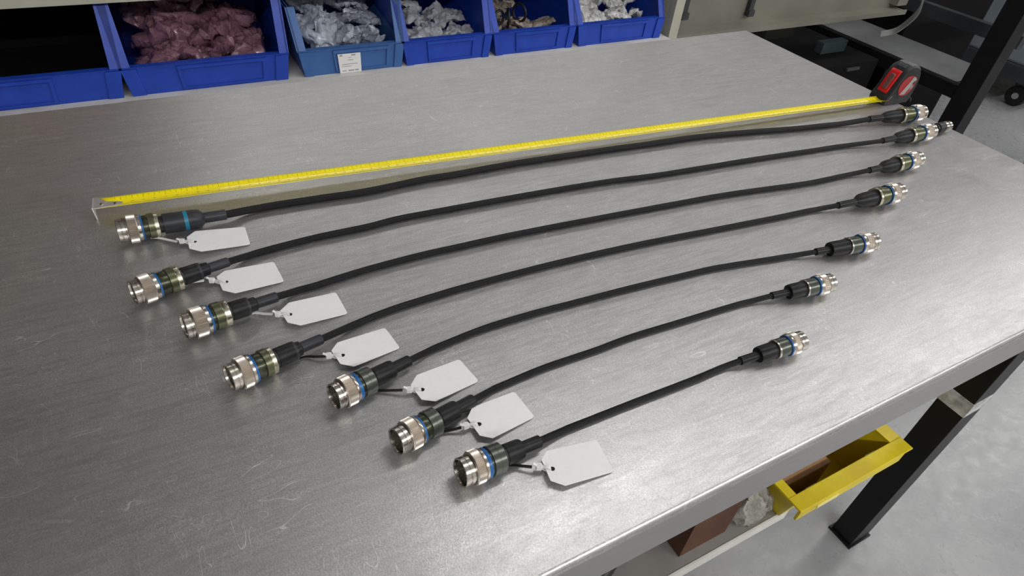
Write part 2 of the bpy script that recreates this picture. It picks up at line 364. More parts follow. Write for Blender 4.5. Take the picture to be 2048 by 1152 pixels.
def make_bin(x0, x1, h, label, mt, depth=.28, hl=.047, lab=(.33, .84), card=False, z0=ZB, yf=.344):
    cx = (x0 + x1) / 2; W = x1 - x0
    t = thing('storage_bin', (cx, yf + depth / 2, z0), label, 'bin', 'plastic stack bins along the ledge')
    fl = .0076                                              # outward flare from base to lip height
    def wx(s, z):                                           # outer half width grows with height
        return cx + s * (W / 2 + fl * min(1, z / hl) + (fl * .6) * max(0, (z - hl) / (h - hl)))
    th = .003
    def P(s, y, z, inn=0): return (wx(s, z) - s * inn, yf + y, z0 + z)
    m = M()
    yl = .003; ya = .041                                    # lip y, apex y
    for s in (-1, 1):                                       # side walls
        outl = [(0, 0), (yl, hl), (ya, h), (depth, h), (depth, 0)]
        A = [P(s, y, z) for y, z in outl]; B = [P(s, y, z, th) for y, z in outl]; n = len(A)
        m.add(A + B, [tuple(range(n)), tuple(range(n, 2 * n))[::-1]] + [(i, i + n, (i + 1) % n + n, (i + 1) % n) for i in range(n)])
    for (ya0, za0, ya1, za1) in ((0, 0, yl, hl),):           # front wall
        A = [P(-1, ya0, za0), P(1, ya0, za0), P(1, ya1, za1), P(-1, ya1, za1)]; m.prism(A, (0, th, 0))
    A = [P(-1, depth - th, 0), P(1, depth - th, 0), P(1, depth - th, h), P(-1, depth - th, h)]; m.prism(A, (0, th, 0))
    m.prism([P(-1, 0, .0), P(1, 0, .0), P(1, depth, .0), P(-1, depth, .0)], (0, 0, th))
    m.build('shell', mt, t)
    m = M(); fw = .0159                                     # flanges that face the front along the sloping sides, and the lip rim
    for s in (-1, 1):
        A = [P(s, yl, hl, -.0017), P(s, ya, h, -.0017), P(s, ya, h, fw), P(s, yl, hl, fw)]
        m.prism(A, (0, .003, -.0008))
        A = [P(s, ya, h, -.0017), P(s, depth, h, -.0017), P(s, depth, h, .0055), P(s, ya, h, .0055)]; m.prism(A, (0, 0, -.002))
    A = [P(-1, yl - .002, hl, -.0017), P(1, yl - .002, hl, -.0017), P(1, yl + .013, hl, -.0017), P(-1, yl + .013, hl, -.0017)]
    m.prism(A, (0, 0, .0018))
    m.build('rim', mt, t)
    def fr(u, z, out=0): a = Vector(P(-1, yl * z / hl, z)); b = Vector(P(1, yl * z / hl, z)); p = a.lerp(b, u); p.y -= out; return p
    m = M()
    def strip(u0, u1, za, zb, o=.0036):
        m.prism([fr(u0, za, o), fr(u1, za, o), fr(u1, zb, o), fr(u0, zb, o)], (0, o + .0003, 0))
    a, b = lab
    strip(0, .085, .0006, hl - .0006); m.build('corner_rib', mt, t)
    m = M(); strip(.915, 1, .0006, hl - .0006); m.build('corner_rib', mt, t)
    m = M(); strip(a - .02, b + .02, .0041, .0066, .0034); strip(a - .02, a, .0067, .0393, .0034); strip(b, b + .02, .0067, .0393, .0034); strip(a - .02, b + .02, .0395, .0449, .0045)
    m.build('label_holder', mt, t)
    if card:
        m = M(); m.prism([fr(.345, .0005, .0046), fr(.565, .0005, .0046), fr(.565, .038, .0046), fr(.345, .038, .0046)], (0, .0006, 0)); lc = m.build('label_card', PAPER, t)
        tag(lc, 'white printed card in the label holder')
        m = M()
        def pr(u0, u1, z, hh=.0005):
            m.prism([fr(u0, z, .0050), fr(u1, z, .0050), fr(u1, z + hh, .0050), fr(u0, z + hh, .0050)], (0, .0003, 0))
        pr(.362, .39, 0.0338, 0.0025); pr(.475, .515, 0.0335, 0.0025); pr(.44, .475, 0.0297, 0.0008); pr(.435, .49, 0.0248, 0.0011)
        pr(.375, .53, 0.0172, 0.0010); pr(.37, .47, 0.0131, 0.0008); pr(.37, .41, 0.0041, 0.0017); pr(.43, .49, 0.0039, 0.0022); pr(.50, .535, 0.0039, 0.0025)
        m.build('print', mat('faint_print', (.3, .3, .32), .6), lc)
    return t
BINS = [(-1.3776, -1.1099, 0.146, 'blue bin with added black shade sheets inside at the left end of the ledge', BLUE),
        (-1.0958, -0.8283, 0.146, 'wide blue bin full of pink plastic bags', BLUE),
        (-0.7949, -0.5972, 0.119, 'faded blue bin with a white label card and clear bags', BLUE2),
        (-0.5848, -0.3943, 0.119, 'blue bin of thin clear bags right of the labelled bin', BLUE),
        (-0.3757, -0.1752, 0.113, 'blue bin holding tan bags and black loops', BLUE),
        (-0.1543, 0.0887, 0.113, 'blue bin of shiny silvery bags at the right end', BLUE)]
for i, b in enumerate(BINS):
    make_bin(b[0], b[1], b[2], b[3], b[4], card=(i == 2), lab=(.33, .83) if i in (1, 2) else (.28, .78) if i > 2 else (.2, .62))

m = M(); x0, x1, h = BINS[0][:3]; y0 = .352; y1 = .615  # thin black sheets in the first bin stand in for its deep shade
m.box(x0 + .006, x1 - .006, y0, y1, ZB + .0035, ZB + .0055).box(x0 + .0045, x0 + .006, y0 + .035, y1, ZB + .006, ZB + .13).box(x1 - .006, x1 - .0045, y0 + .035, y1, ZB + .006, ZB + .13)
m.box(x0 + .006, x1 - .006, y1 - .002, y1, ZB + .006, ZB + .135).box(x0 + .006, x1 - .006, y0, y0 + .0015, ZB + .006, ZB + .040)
tag(m.build('bin_shade_sheets', BLACKV), 'black sheets standing in for the shade inside the leftmost bin', 'shade sheet')
# crumpled plastic bags: a few source meshes, copied
def bag_mesh(name, seed, lx, ly, lz, mt, n=18):
    V = []; Fc = []; r = random.Random(seed); off = Vector((r.uniform(-50, 50), r.uniform(-50, 50), r.uniform(-50, 50)))
    for side in (1, -1):
        for i in range(n + 1):
            for j in range(n + 1):
                u = i / n * 2 - 1; v = j / n * 2 - 1
                puff = max(0, (1 - u ** 4) * (1 - v ** 4)) ** .6
                p = Vector((u * lx, v * ly, side * lz * puff))
                q = Vector((u * 1.7, v * 1.7, 0)) + off
                rid = 1 - abs(noise.noise(q * 1.7)) * 3.2
                p.z += (noise.noise(q * .8) * 1.6 * lz + rid * lz * .55 * (side if puff > .2 else 1))
                p.x += noise.noise(q * 1.3 + Vector((9, 0, 0))) * lx * .35; p.y += noise.noise(q * 1.3 + Vector((0, 9, 0))) * ly * .35
                V.append(p)
    m1 = (n + 1) ** 2
    for s in (0, 1):
        for i in range(n):
            for j in range(n):
                a = s * m1 + i * (n + 1) + j; q = (a, a + n + 1, a + n + 2, a + 1)
                Fc.append(q if s else q[::-1])
    me = bpy.data.meshes.new(name); me.from_pydata([tuple(v) for v in V], [], Fc); me.materials.append(mt)
    me.polygons.foreach_set('use_smooth', [True] * len(me.polygons)); me.update(); return me
def fill(bi, count, mt, seed, size, labels, name, grp, zlo, zhi, flat=.5):
    r = random.Random(seed); x0, x1, h = BINS[bi][:3]; meshes = [bag_mesh(name, seed * 10 + k, size * r.uniform(.8, 1.15), size * r.uniform(.5, .75), size * .2, mt) for k in range(4)]
    nx = max(2, int(round((x1 - x0) / (size * 1.25)))); k = 0
    while k < count:
        row = k // nx; c = k % nx
        fx = (c + .5 + r.uniform(-.15, .15)) / nx; x = x0 + size * .75 + (x1 - x0 - size * 1.5) * fx
        fy = (row + .5) / math.ceil(count / nx)
        y = .344 + .030 + size * .45 + fy * (.150); z = ZB + zlo + (zhi - zlo) * fy + r.uniform(-.003, .004)
        o = bpy.data.objects.new(name, meshes[k % 4]); COL.objects.link(o)
        o.location = (x, y, z); o.rotation_euler = (r.uniform(-.35, .65) * flat, r.uniform(-.6, .6) * flat, r.uniform(0, 2 * PI))
        rows = math.ceil(count / nx)
        rn_ = ['front row', 'second row', 'third row', 'fourth row', 'fifth row', 'sixth row'][row] if row < rows - 1 else 'back row'
        cn = (['leftmost', 'second from the left', 'third from the left', 'fourth from the left', 'fifth from the left', 'sixth from the left', 'seventh from the left'][c] if c < nx - 1 else 'rightmost')
        tag(o, '%s, %s in the %s' % (labels, cn, rn_), 'plastic bag', grp); k += 1
fill(1, 15, PINK, 3, 0.050, 'pink bag in the wide blue bin', 'pink_bag', 'pink bags in the wide blue bin', 0.030, 0.108, 1.0)
fill(2, 15, CLEAR, 5, 0.033, 'clear bag in the white-labelled bin', 'clear_bag', 'clear bags in the labelled bin', 0.030, 0.099, 1.3)
fill(3, 12, CLEARD, 8, 0.030, 'thin clear bag in the fourth bin', 'clear_bag', 'thin clear bags in the fourth bin', 0.025, 0.083, 1.2)
fill(4, 8, TANF, 11, 0.030, 'tan bag in the bin with black loops', 'tan_bag', 'tan bags in the fifth bin', 0.019, 0.062, 1.0)
fill(5, 16, SILVERF, 13, 0.028, 'silvery bag in the right end bin', 'silvery_bag', 'silvery bags in the right end bin', 0.028, 0.086, 1.3)
for k, (x, y, z, s, ang, w_) in enumerate([(-.341, .405, .058, .016, .3, 'left'), (-.314, .41, .056, .017, 1.2, 'middle'), (-.279, .42, .062, .018, 2.0, 'right')]):
    P = [Vector((x + s * math.cos(a) * math.cos(ang), y + s * math.cos(a) * math.sin(ang), ZB + z + s * 1.1 * math.sin(a))) for a in [2 * PI * q / 20 for q in range(21)]]
    tag(M().tube(P, .003, 8, False).build('cable_loop', BLACKP, None, True), 'black cable loop on the tan bags, %s one of three' % w_, 'cable', 'black loops in the fifth bin')

# ---------------------------------------------------------------- cable assemblies
def unit(v): return Vector(v).normalized()
PTS = {1: [(518, 416.5), (635, 397.7), (733, 383), (840, 360.5), (917, 347.7), (1034, 326.5), (1200, 301.8), (1298, 288), (1395, 274), (1497, 264.5), (1598, 256.6), (1676, 248.5)],
       2: [(498.6, 511), (557, 494.2), (635, 474.5), (733, 454), (800, 437), (917, 415), (1034, 393.7), (1200, 365.6), (1317, 350), (1434, 331), (1500, 320), (1617, 302.3), (1695, 291)],
       3: [(590, 583), (635, 570), (733, 539.3), (840, 511), (917, 493.7), (1034, 468), (1200, 436), (1317, 414.2), (1434, 392.5), (1500, 382.5), (1617, 366), (1695, 350)],
       4: [(717, 646), (795, 615.5), (893, 585), (960, 566), (1077, 535.3), (1194, 507.5), (1320, 480.5), (1437, 458), (1554, 435), (1630, 419.5)],
       5: [(856, 703), (897, 685), (975, 654.5), (1073, 629 - 4), (1140, 607.5), (1257, 577.2), (1374, 549), (1437, 535), (1540, 518.5), (1585, 511.5)],
       6: [(980, 782), (1017, 765), (1095, 733), (1193, 699.7), (1260, 674.5), (1358, 644.5), (1455, 615), (1500, 603)],
       7: [(1125, 862), (1177, 841), (1255, 810), (1353, 772.5), (1405, 752), (1450, 733)]}
RC = {1: .0038, 2: .0032, 3: .0031, 4: .0030, 5: .0028, 6: .0026, 7: .0027}
# name: rim centre px, sleeve end px, big radius, station list (mm from the rim)
CL = {1: ((234.6, 461.9), (451.9, 429), .0133, dict(k=(8.3, 17.0), fl=20, bl=(19.8, 21.8), body=26, ring=(25.5, 34.6), neck=38.5, boot=(38, 70), band=(56, 59.5), step=74, sl=94), 'A'),
      2: ((264.4, 586.3), (456, 523.8), .0124, dict(k=(6.3, 15.8), fl=19, bl=(19, 21), body=28.5, ring=(27.5, 37.5), neck=40.5, boot=(40, 54.5), step=62.5, sl=79.5), 'A'),
      3: ((366.6, 653.5), (552.9, 593.8), .0126, dict(k=(6.3, 16), fl=19, bl=(19, 21.4), body=23, ring=(22.7, 34.3), neck=37, boot=(36.5, 50.5), step=57.8, sl=74.8), 'A'),
      4: ((457.1, 757), (642.7, 678.3), .0124, dict(k=(6.9, 14.8), fl=17.2, bl=(17.2, 19.2), body=25, ring=(24.8, 33.6), neck=37, boot=(36.5, 51.4), step=56.7, sl=74.2), 'A'),
      5: ((666.5, 794.9), (818, 721.6), .0120, dict(k=(6.4, 14.8), fl=17, bl=(17, 20.2), body=21.5, ring=(21.5, 31), neck=33.5, boot=(33, 50), step=50.5, sl=65.5), 'B'),
      6: ((791.2, 884.1), (945.8, 800.6), .0117, dict(k=(7.7, 16.1), fl=18.3, bl=(18.3, 20.3), body=25.1, ring=(24.6, 33.3), neck=36, boot=(35.5, 51.3), step=52.5, sl=66.9), 'B'),
      7: ((919.6, 946.4), (1078.7, 882.4), .0120, dict(k=(7.7, 15), fl=17.3, bl=(17.3, 20), body=21.5, ring=(21.3, 31.1), neck=34.6, boot=(34, 47.2), step=48, sl=63), 'B')}
CR = {1: ((1845, 225), (1737.7, 238.7), .0132, dict(k=(8, 19.5), fl=22, bl=(21, 23.5), body=38, ring=(37.5, 46.6), boot=(46, 80.5), sl=107), 'A'),
      2: ((1863.6, 262), (1765, 281.6), .0125, dict(k=(9, 20.6), fl=23.5, bl=(22.5, 25.2), body=38, ring=(37.5, 47.9), boot=(47, 76), sl=100.9), 'A'),
      3: ((1837.7, 317.8), (1738.4, 340.6), .0123, dict(k=(10.3, 21), fl=24, bl=(23, 26), body=35, ring=(34.7, 44.7), boot=(44, 72), sl=93.3), 'A'),
      4: ((1799.9, 383.7), (1676, 411), .0130, dict(k=(10.5, 20), fl=23, bl=(22.3, 25.4), body=34.6, ring=(34.4, 43.2), boot=(42.5, 73), sl=100.8), 'A'),
      5: ((1749.4, 482.8), (1631, 503.9), .0115, dict(k=(8.7, 18), fl=20.8, bl=(20.3, 22.6), body=36, boot=(36, 60.5), sl=77.8), 'B'),
      6: ((1662.6, 564.8), (1543, 591.8), .0107, dict(k=(8.6, 16.8), fl=19, bl=(18.8, 20.6), body=32.5, boot=(32.5, 52), sl=71.2), 'B'),
      7: ((1604, 680.8), (1480.5, 721.9), .0104, dict(k=(8, 15), fl=17.2, bl=(17, 19), body=30, boot=(30, 49.4), sl=67.8), 'B')}

def connector(par, A, B, R, s, var, rc, near):
    z0 = R + .0002
    zz = z0 * (1 + .42 * s['k'][1] / (s['sl'] - s['k'][1]))          # the coupling ring is what rests on the steel
    P0 = at(*A, zz); P1 = at(*B, z0 * .58); L = (P1 - P0).length; d = (P1 - P0).normalized()
    s = {k: (tuple(q / 1000 for q in v) if isinstance(v, tuple) else v / 1000) for k, v in s.items()}
    k = L / s['sl']
    s = {a: (tuple(q * k for q in v) if isinstance(v, tuple) else v * k) for a, v in s.items()}
    rb = .84 * R; k0, k1 = s['k']
    seg = 48
    # shell: open barrel with a bore, a groove and a retaining bead; runs back under the coupling ring
    prof = [(.0065, rb * .80), (.0004, rb * .90), (0, rb * .95), (.0005, rb), (.0033, rb), (.0036, rb * .965), (.0041, rb * .965), (.0044, rb * 1.01), (k0 * .86, rb * 1.01), (k0 * .9, rb * .95), (k0 + .0004, rb * .95), (k1, rb * .9)]
    c = M().lathe(prof, P0, d, seg).build('connector', CHROME, par, True)
    tag(c, 'near end connector with a nickel plated open barrel' if near else 'far end connector with a nickel plated barrel')
    M().lathe([(.0026, .0001), (.0026, rb * .70), (.0020, rb * .72), (.0020, rb * .78), (.0040, rb * .80), (.0066, rb * .84)], P0, d, 32).build('insert', INSERT, c, True)
    if near:
        m = M(); e1 = (Vector((0, 0, 1)) - d * d.z).normalized(); e2 = d.cross(e1)
        spots = [(0, 0)] + [(rb * .30, a * 60) for a in range(6)] + [(rb * .58, a * 30 + 12) for a in range(12)]
        for rr, a in spots:
            q = P0 + d * .0018 + (e1 * math.cos(math.radians(a)) + e2 * math.sin(math.radians(a))) * rr
            m.lathe([(0, .00005), (0, .00042), (.0025, .00042)], q, d, 6)
        tag(m.build('contacts', GOLD, c, True), kind='stuff')
    # coupling ring, knurled
    nk = 72 if near else 60
    def kn(r, q, t): return r - (R * .065 if q % 2 else 0) if r > R * .985 else r
    M().lathe([(k0, rb * .97), (k0, R * .93), (k0 + .0007, R * .975), (k0 + .0009, R), (k1 - .0009, R), (k1 - .0007, R * .975), (k1, R * .94), (k1, R * .8)], P0, d, nk * 2, rmod=kn).build('coupling_ring', KNURL, c)
    M().lathe([(k1 - .0001, R * .8), (k1, R * .955), (s['fl'] - .0006, R * .945), (s['fl'], R * .9), (s['fl'], R * .6)], P0, d, seg).build('flange', CHROME, c, True)
    b0, b1 = s['bl']
    b0 = max(b0, s['fl'] - .0002); b1 = b0 + (.0024 if near and var == 'B' and s['body'] - s['fl'] < .005 else .0014)
    M().lathe([(b0, R * .5), (b0, R * .895), (b0 + .0003, R * .91), (b1 - .0003, R * .91), (b1, R * .89), (b1, R * .5)], P0, d, seg).build('blue_band', BLUEBAND, c, True)
    bd = s['body']
    if bd - b1 > .0012:
        M().lathe([(b1 - .0001, R * .5), (b1, R * .80), (b1 + .0015, R * .815), (bd, R * .815), (bd + .001, R * .78), (bd + .001, R * .5)], P0, d, seg).build('backshell', (OLIVED if near else (OLIVE if var == 'A' else GREENGREY)), c, True)
    end = bd
    if 'ring' in s:
        r0, r1 = s['ring']; end = r1; RR = R * (.90 if near else .93)
        m1 = M().lathe([(r0, R * .6), (r0, RR * .96), (r0 + .0003, RR), (r0 + (r1 - r0) * .5, RR), (r0 + (r1 - r0) * .51, RR * .985), (r0 + (r1 - r0) * .52, RR), (r1 - .0004, RR), (r1, RR * .96), (r1, R * .5)], P0, d, seg)
        if var == 'A':
            n = 4; prof1 = [(r0, R * .6), (r0, RR * .96), (r0 + .0003, RR), (r0 + (r1 - r0) * .55, RR)]
            M().lathe(prof1, P0, d, seg).build('lock_ring', OLIVE, c, True)
            prof2 = [(r0 + (r1 - r0) * .55, RR), (r0 + (r1 - r0) * .56, RR * .975), (r0 + (r1 - r0) * .60, RR * .95), (r0 + (r1 - r0) * .64, RR * .975), (r1 - .0004, RR * .97), (r1, RR * .93), (r1, R * .5)]
            M().lathe(prof2, P0, d, seg, rmod=lambda r, q, t: r * (1.0 if (q // 3) % 2 else .97) if t > r1 - .0012 and r > RR * .8 else r).build('lock_ring_rim', OLIVECHROME, c, True)
        else:
            m1.build('lock_ring', GREENGREY, c, True)
    elif not near:
        M().lathe([(bd - .0004, R * .6), (bd - .0002, R * .83), (bd + .0008, R * .83), (bd + .0013, R * .78), (bd + .0013, R * .5)], P0, d, seg).build('clip_ring', CHROME, c, True); end = bd + .0013
    rn = R * .60; bt0, bt1 = s['boot']
    if near: bt0 = max(bt0, s['neck'] - .0004)
    RB = R * (.72 if (near and 'band' in s) else .63 if near else .70)
    if near:
        M().lathe([(end - .001, rn), (s['neck'], rn), (s['neck'] + .001, rn * .9)], P0, d, 32).build('neck', BLACKP, c, True)
    rsl = rc + SLV[rc] if near else rc + .0010
    if near:
        st = s['step']
        prof = [(bt0, rn * .95), (bt0, RB), (bt0 + .0006, RB * 1.01), (bt1 - (.006 if 'band' in s else .002), RB), (bt1, RB * .93)]
        if 'band' not in s and st - bt1 > .002: prof += [(bt1 + .0006, RB * .80), (st - .001, RB * .76), (st, rsl)]
        else: prof += [(st, rsl)]
        M().lathe(prof, P0, d, 40).build('boot', RUBBERG if 'band' in s else RUBBER, c, True)
        if 'band' in s:
            q0, q1 = s['band']; M().lathe([(q0, RB * .9), (q0, RB * 1.015), (q1, RB * 1.015), (q1, RB * .9)], P0, d, 40).build('boot_band', TEAL, c, True)
        elif var == 'A':
            M().lathe([(bt1 - .0018, RB * .9), (bt1 - .0018, RB * 1.012), (bt1 + .0004, RB * .965), (bt1 + .0004, RB * .8)], P0, d, 40).build('boot_band', RUBBERG, c, True)
        M().lathe([(st - .002, rsl), (s['sl'] - .0006, rsl), (s['sl'], rsl * .96), (s['sl'], rc * .9)], P0, d, 32).build('sleeve', RUBBERG if var == 'A' else RUBBER, c, True)
    else:
        prof = [(end - .0005, RB * .9), (bt0, RB), (bt0 + (bt1 - bt0) * .55, RB * .97), (bt0 + (bt1 - bt0) * .8, RB * .88), (bt1, rsl * 1.15), (bt1 + .001, rsl)]
        if var == 'B': prof = [(end - .0005, RB), (bt0 + .001, RB * 1.02), (bt1 - .003, RB), (bt1 - .0005, RB * .93), (bt1, rsl)]
        M().lathe(prof, P0, d, 40).build('boot', RUBBERG if False else RUBBER, c, True)
        M().lathe([(bt1 - .001, rsl), (s['sl'] - .0006, rsl * 1.02), (s['sl'], rsl), (s['sl'], rc * .8)], P0, d, 32).build('sleeve', RUBBER, c, True)
    return P0, P1, d, rn, s, P0 + d * ((end + s.get('neck', end)) / 2)

LBL = {1: 'longest black braided cable, lying next to the yellow tape measure, grey boot with teal band',
       2: 'black braided cable second from the tape measure, thick olive rings',
       3: 'black braided cable third from the tape measure', 4: 'black braided cable in the middle of the seven, fourth from the tape measure',
       5: 'black braided cable third from the table front edge, grey green lock ring',
       6: 'black braided cable second from the table front edge', 7: 'shortest black braided cable, the one closest to the table front edge'}
SLV = {.0038: .0014, .0032: .0012, .0031: .0015, .0030: .0015, .0028: .0020, .0026: .0024, .0027: .0019}      # how much thicker each near sleeve is than its cable
TIEPT = {}
for i in range(1, 8):
    rc = RC[i]
    base = at(*PTS[i][len(PTS[i]) // 2], 0)
    t = thing('cable_assembly', base, LBL[i], 'cable', 'seven braided cables laid out by length')
    a = connector(t, *CL[i], rc, True); b = connector(t, *CR[i], rc, False)
    TIEPT[i] = a
    mid = [at(x, y, rc + .0003) for x, y in PTS[i]]
    # the cable comes out of each sleeve along the connector axis, then sags to the table
    L0 = (mid[0] - a[1]).length; L1 = (mid[-1] - b[1]).length
    P = [a[1] - a[2] * .004, a[1]] + mid + [b[1], b[1] - b[2] * .004]
    path = spline(P, 12)
    lo = rc + .0003
    path = [Vector((p.x, p.y, max(p.z, T + lo))) for p in path]
    seg = 20; V = []; uv = []; s_ = 0
    for q, p in enumerate(path):
        dd = (path[min(q + 1, len(path) - 1)] - path[max(q - 1, 0)]).normalized(); e1 = (Vector((0, 0, 1)) - dd * dd.z).normalized(); e2 = dd.cross(e1)
        if q: s_ += (p - path[q - 1]).length
        wob = 1 + .035 * noise.noise(Vector((s_ * 30, i * 7.1, 0)))
        for k in range(seg):
            an = 2 * PI * k / seg; V.append(p + (e1 * math.cos(an) + e2 * math.sin(an)) * rc * wob); uv.append((s_, k / seg))
    Fc = [(q * seg + k, q * seg + (k + 1) % seg, (q + 1) * seg + (k + 1) % seg, (q + 1) * seg + k) for q in range(len(path) - 1) for k in range(seg)]
    mk('braided_sleeve', V, Fc, BRAID, t, True, uv)

# small spare connector beyond the far end of the second cable
p = at(1870, 257.5, .0084); q = at(1898, 251.5, .0084); d = (q - p).normalized()
t = thing('adapter_plug', (p.x, p.y, T), 'small black and silver plug lying alone near the table right edge', 'connector')
M().lathe([(0, .0001), (0, .0058), (.0015, .0064), (.003, .0064), (.0035, .0078), (.016, .0080), (.0165, .0001)], p, d, 32).build('body', BLACKP, t, True)
M().lathe([(.0155, .005), (.016, .0082), (.022, .0082), (.0225, .0068), (.0255, .0068), (.026, .0076), (.031, .0076), (.0315, .0060), (.0315, .0001)], p, d, 32).build('ferrule', CHROME, t, True)

# ---------------------------------------------------------------- tags and cable ties
TAGS = [[(390.4, 462.9), (373.8, 474.8), (379, 497.7), (402.9, 503.5), (500.8, 489.4), (489.8, 454.3)],
        [(449.8, 542.1), (433.1, 554), (445.6, 581), (470.6, 586.9), (568.5, 563.3), (547.7, 524)],
        [(577.5, 605.9), (560.6, 621.9), (575.2, 645.3), (600.9, 651.2), (695.9, 627.7), (671.8, 585.2)],
        [(674.9, 685.5), (662.8, 701.8), (680.7, 728.1), (708.1, 733.6), (800.4, 696.5), (769.9, 656.0)],
        [(833.7, 750.5), (821.2, 771.3), (843.1, 799.5), (870.7, 803.3), (957.7, 762.7), (918.6, 718.9)],
        [(944.7, 815.3), (934.5, 836.7), (959.4, 871.7), (985.3, 876.9), (1069.4, 834.4), (1028.3, 783.4)],
        [(1093.4, 902.5), (1082.6, 920), (1101.2, 962), (1130.5, 971.8), (1227.9, 943.5), (1192.9, 879.4)]]
HOLES = [(389.5, 484), (452.5, 564.4), (580.3, 629.3), (685.3, 711), (844.3, 779.7), (957.9, 848.7), (1104.5, 938)]
TLBL = {1: 'white card tag tied to the cable beside the tape measure', 2: 'white card tag tied to the second cable from the tape measure',
        3: 'white card tag tied to the third cable from the tape measure', 4: 'white card tag tied to the middle cable of the seven',
        5: 'white card tag tied to the third cable from the front edge', 6: 'white card tag tied to the second cable from the front edge',
        7: 'white card tag tied to the shortest cable, closest to the front edge'}
ZT = .0048
def make_tag(i):
    zs = [ZT - .0006, ZT, ZT, ZT - .0006, .0009, .0009]
    P = [at(*q, z) for q, z in zip(TAGS[i - 1], zs)]
    # round the two outer corners
    out = P[:4]
    for k in (4, 5):
        a, b, c = P[k - 1], P[k], P[(k + 1) % 6]; r = .0028
        A = b + (a - b).normalized() * r; Cc = b + (c - b).normalized() * r
        for q in range(5):
            u = q / 4; out.append(A * (1 - u) ** 2 + b * 2 * u * (1 - u) + Cc * u * u)
    h = at(*HOLES[i - 1], ZT - .0004); hole = [h + Vector((math.cos(a), math.sin(a), 0)) * .0019 for a in [2 * PI * q / 20 for q in range(20)]]
    bm = bmesh.new(); e = []
    for loop in (out, hole):
        vs = [bm.verts.new(p) for p in loop]; e += [bm.edges.new((vs[k], vs[(k + 1) % len(vs)])) for k in range(len(vs))]
    bmesh.ops.triangle_fill(bm, use_beauty=True, use_dissolve=False, edges=e)
    bmesh.ops.recalc_face_normals(bm, faces=bm.faces[:])
    for f in bm.faces:
        if f.normal.z < 0: f.normal_flip()
    g = bmesh.ops.extrude_face_region(bm, geom=bm.faces[:]); top = [v for v in g['geom'] if isinstance(v, bmesh.types.BMVert)]
    for v in top: v.co.z += .00045
    bmesh.ops.recalc_face_normals(bm, faces=bm.faces[:]); bm.verts.index_update()
    o = mk('paper_tag', [v.co.copy() for v in bm.verts], [[v.index for v in f.verts] for f in bm.faces], PAPER); bm.free()
    tag(o, TLBL[i], 'tag', 'blank white tags on the cables')
TIES = {1: [(303, 474.5), (318, 476), (354, 483.5), (364, 482)], 2: [(362, 567), (384, 564), (408, 561), (424, 560.5)], 3: [(505, 626), (528, 627.5), (545, 628), (556, 628)],
        4: [(607, 714.8), (630, 713.5), (651, 713), (658, 711)], 5: [(755, 781), (780, 781), (805, 780.3), (819, 779.2)], 6: [(884, 863), (905, 859.5), (923, 855), (932, 851)],
        7: [(1008, 930.3), (1035, 931.5), (1064, 934), (1078, 933)]}
TIL = {1: 'white cable tie through the tag beside the tape measure', 2: 'white cable tie on the second cable from the tape measure', 3: 'white cable tie on the third cable from the tape measure',
       4: 'black and white cable tie on the middle cable of the seven', 5: 'black and white cable tie on the third cable from the front edge',
       6: 'black and white cable tie on the second cable from the front edge', 7: 'black and white cable tie on the shortest cable'}
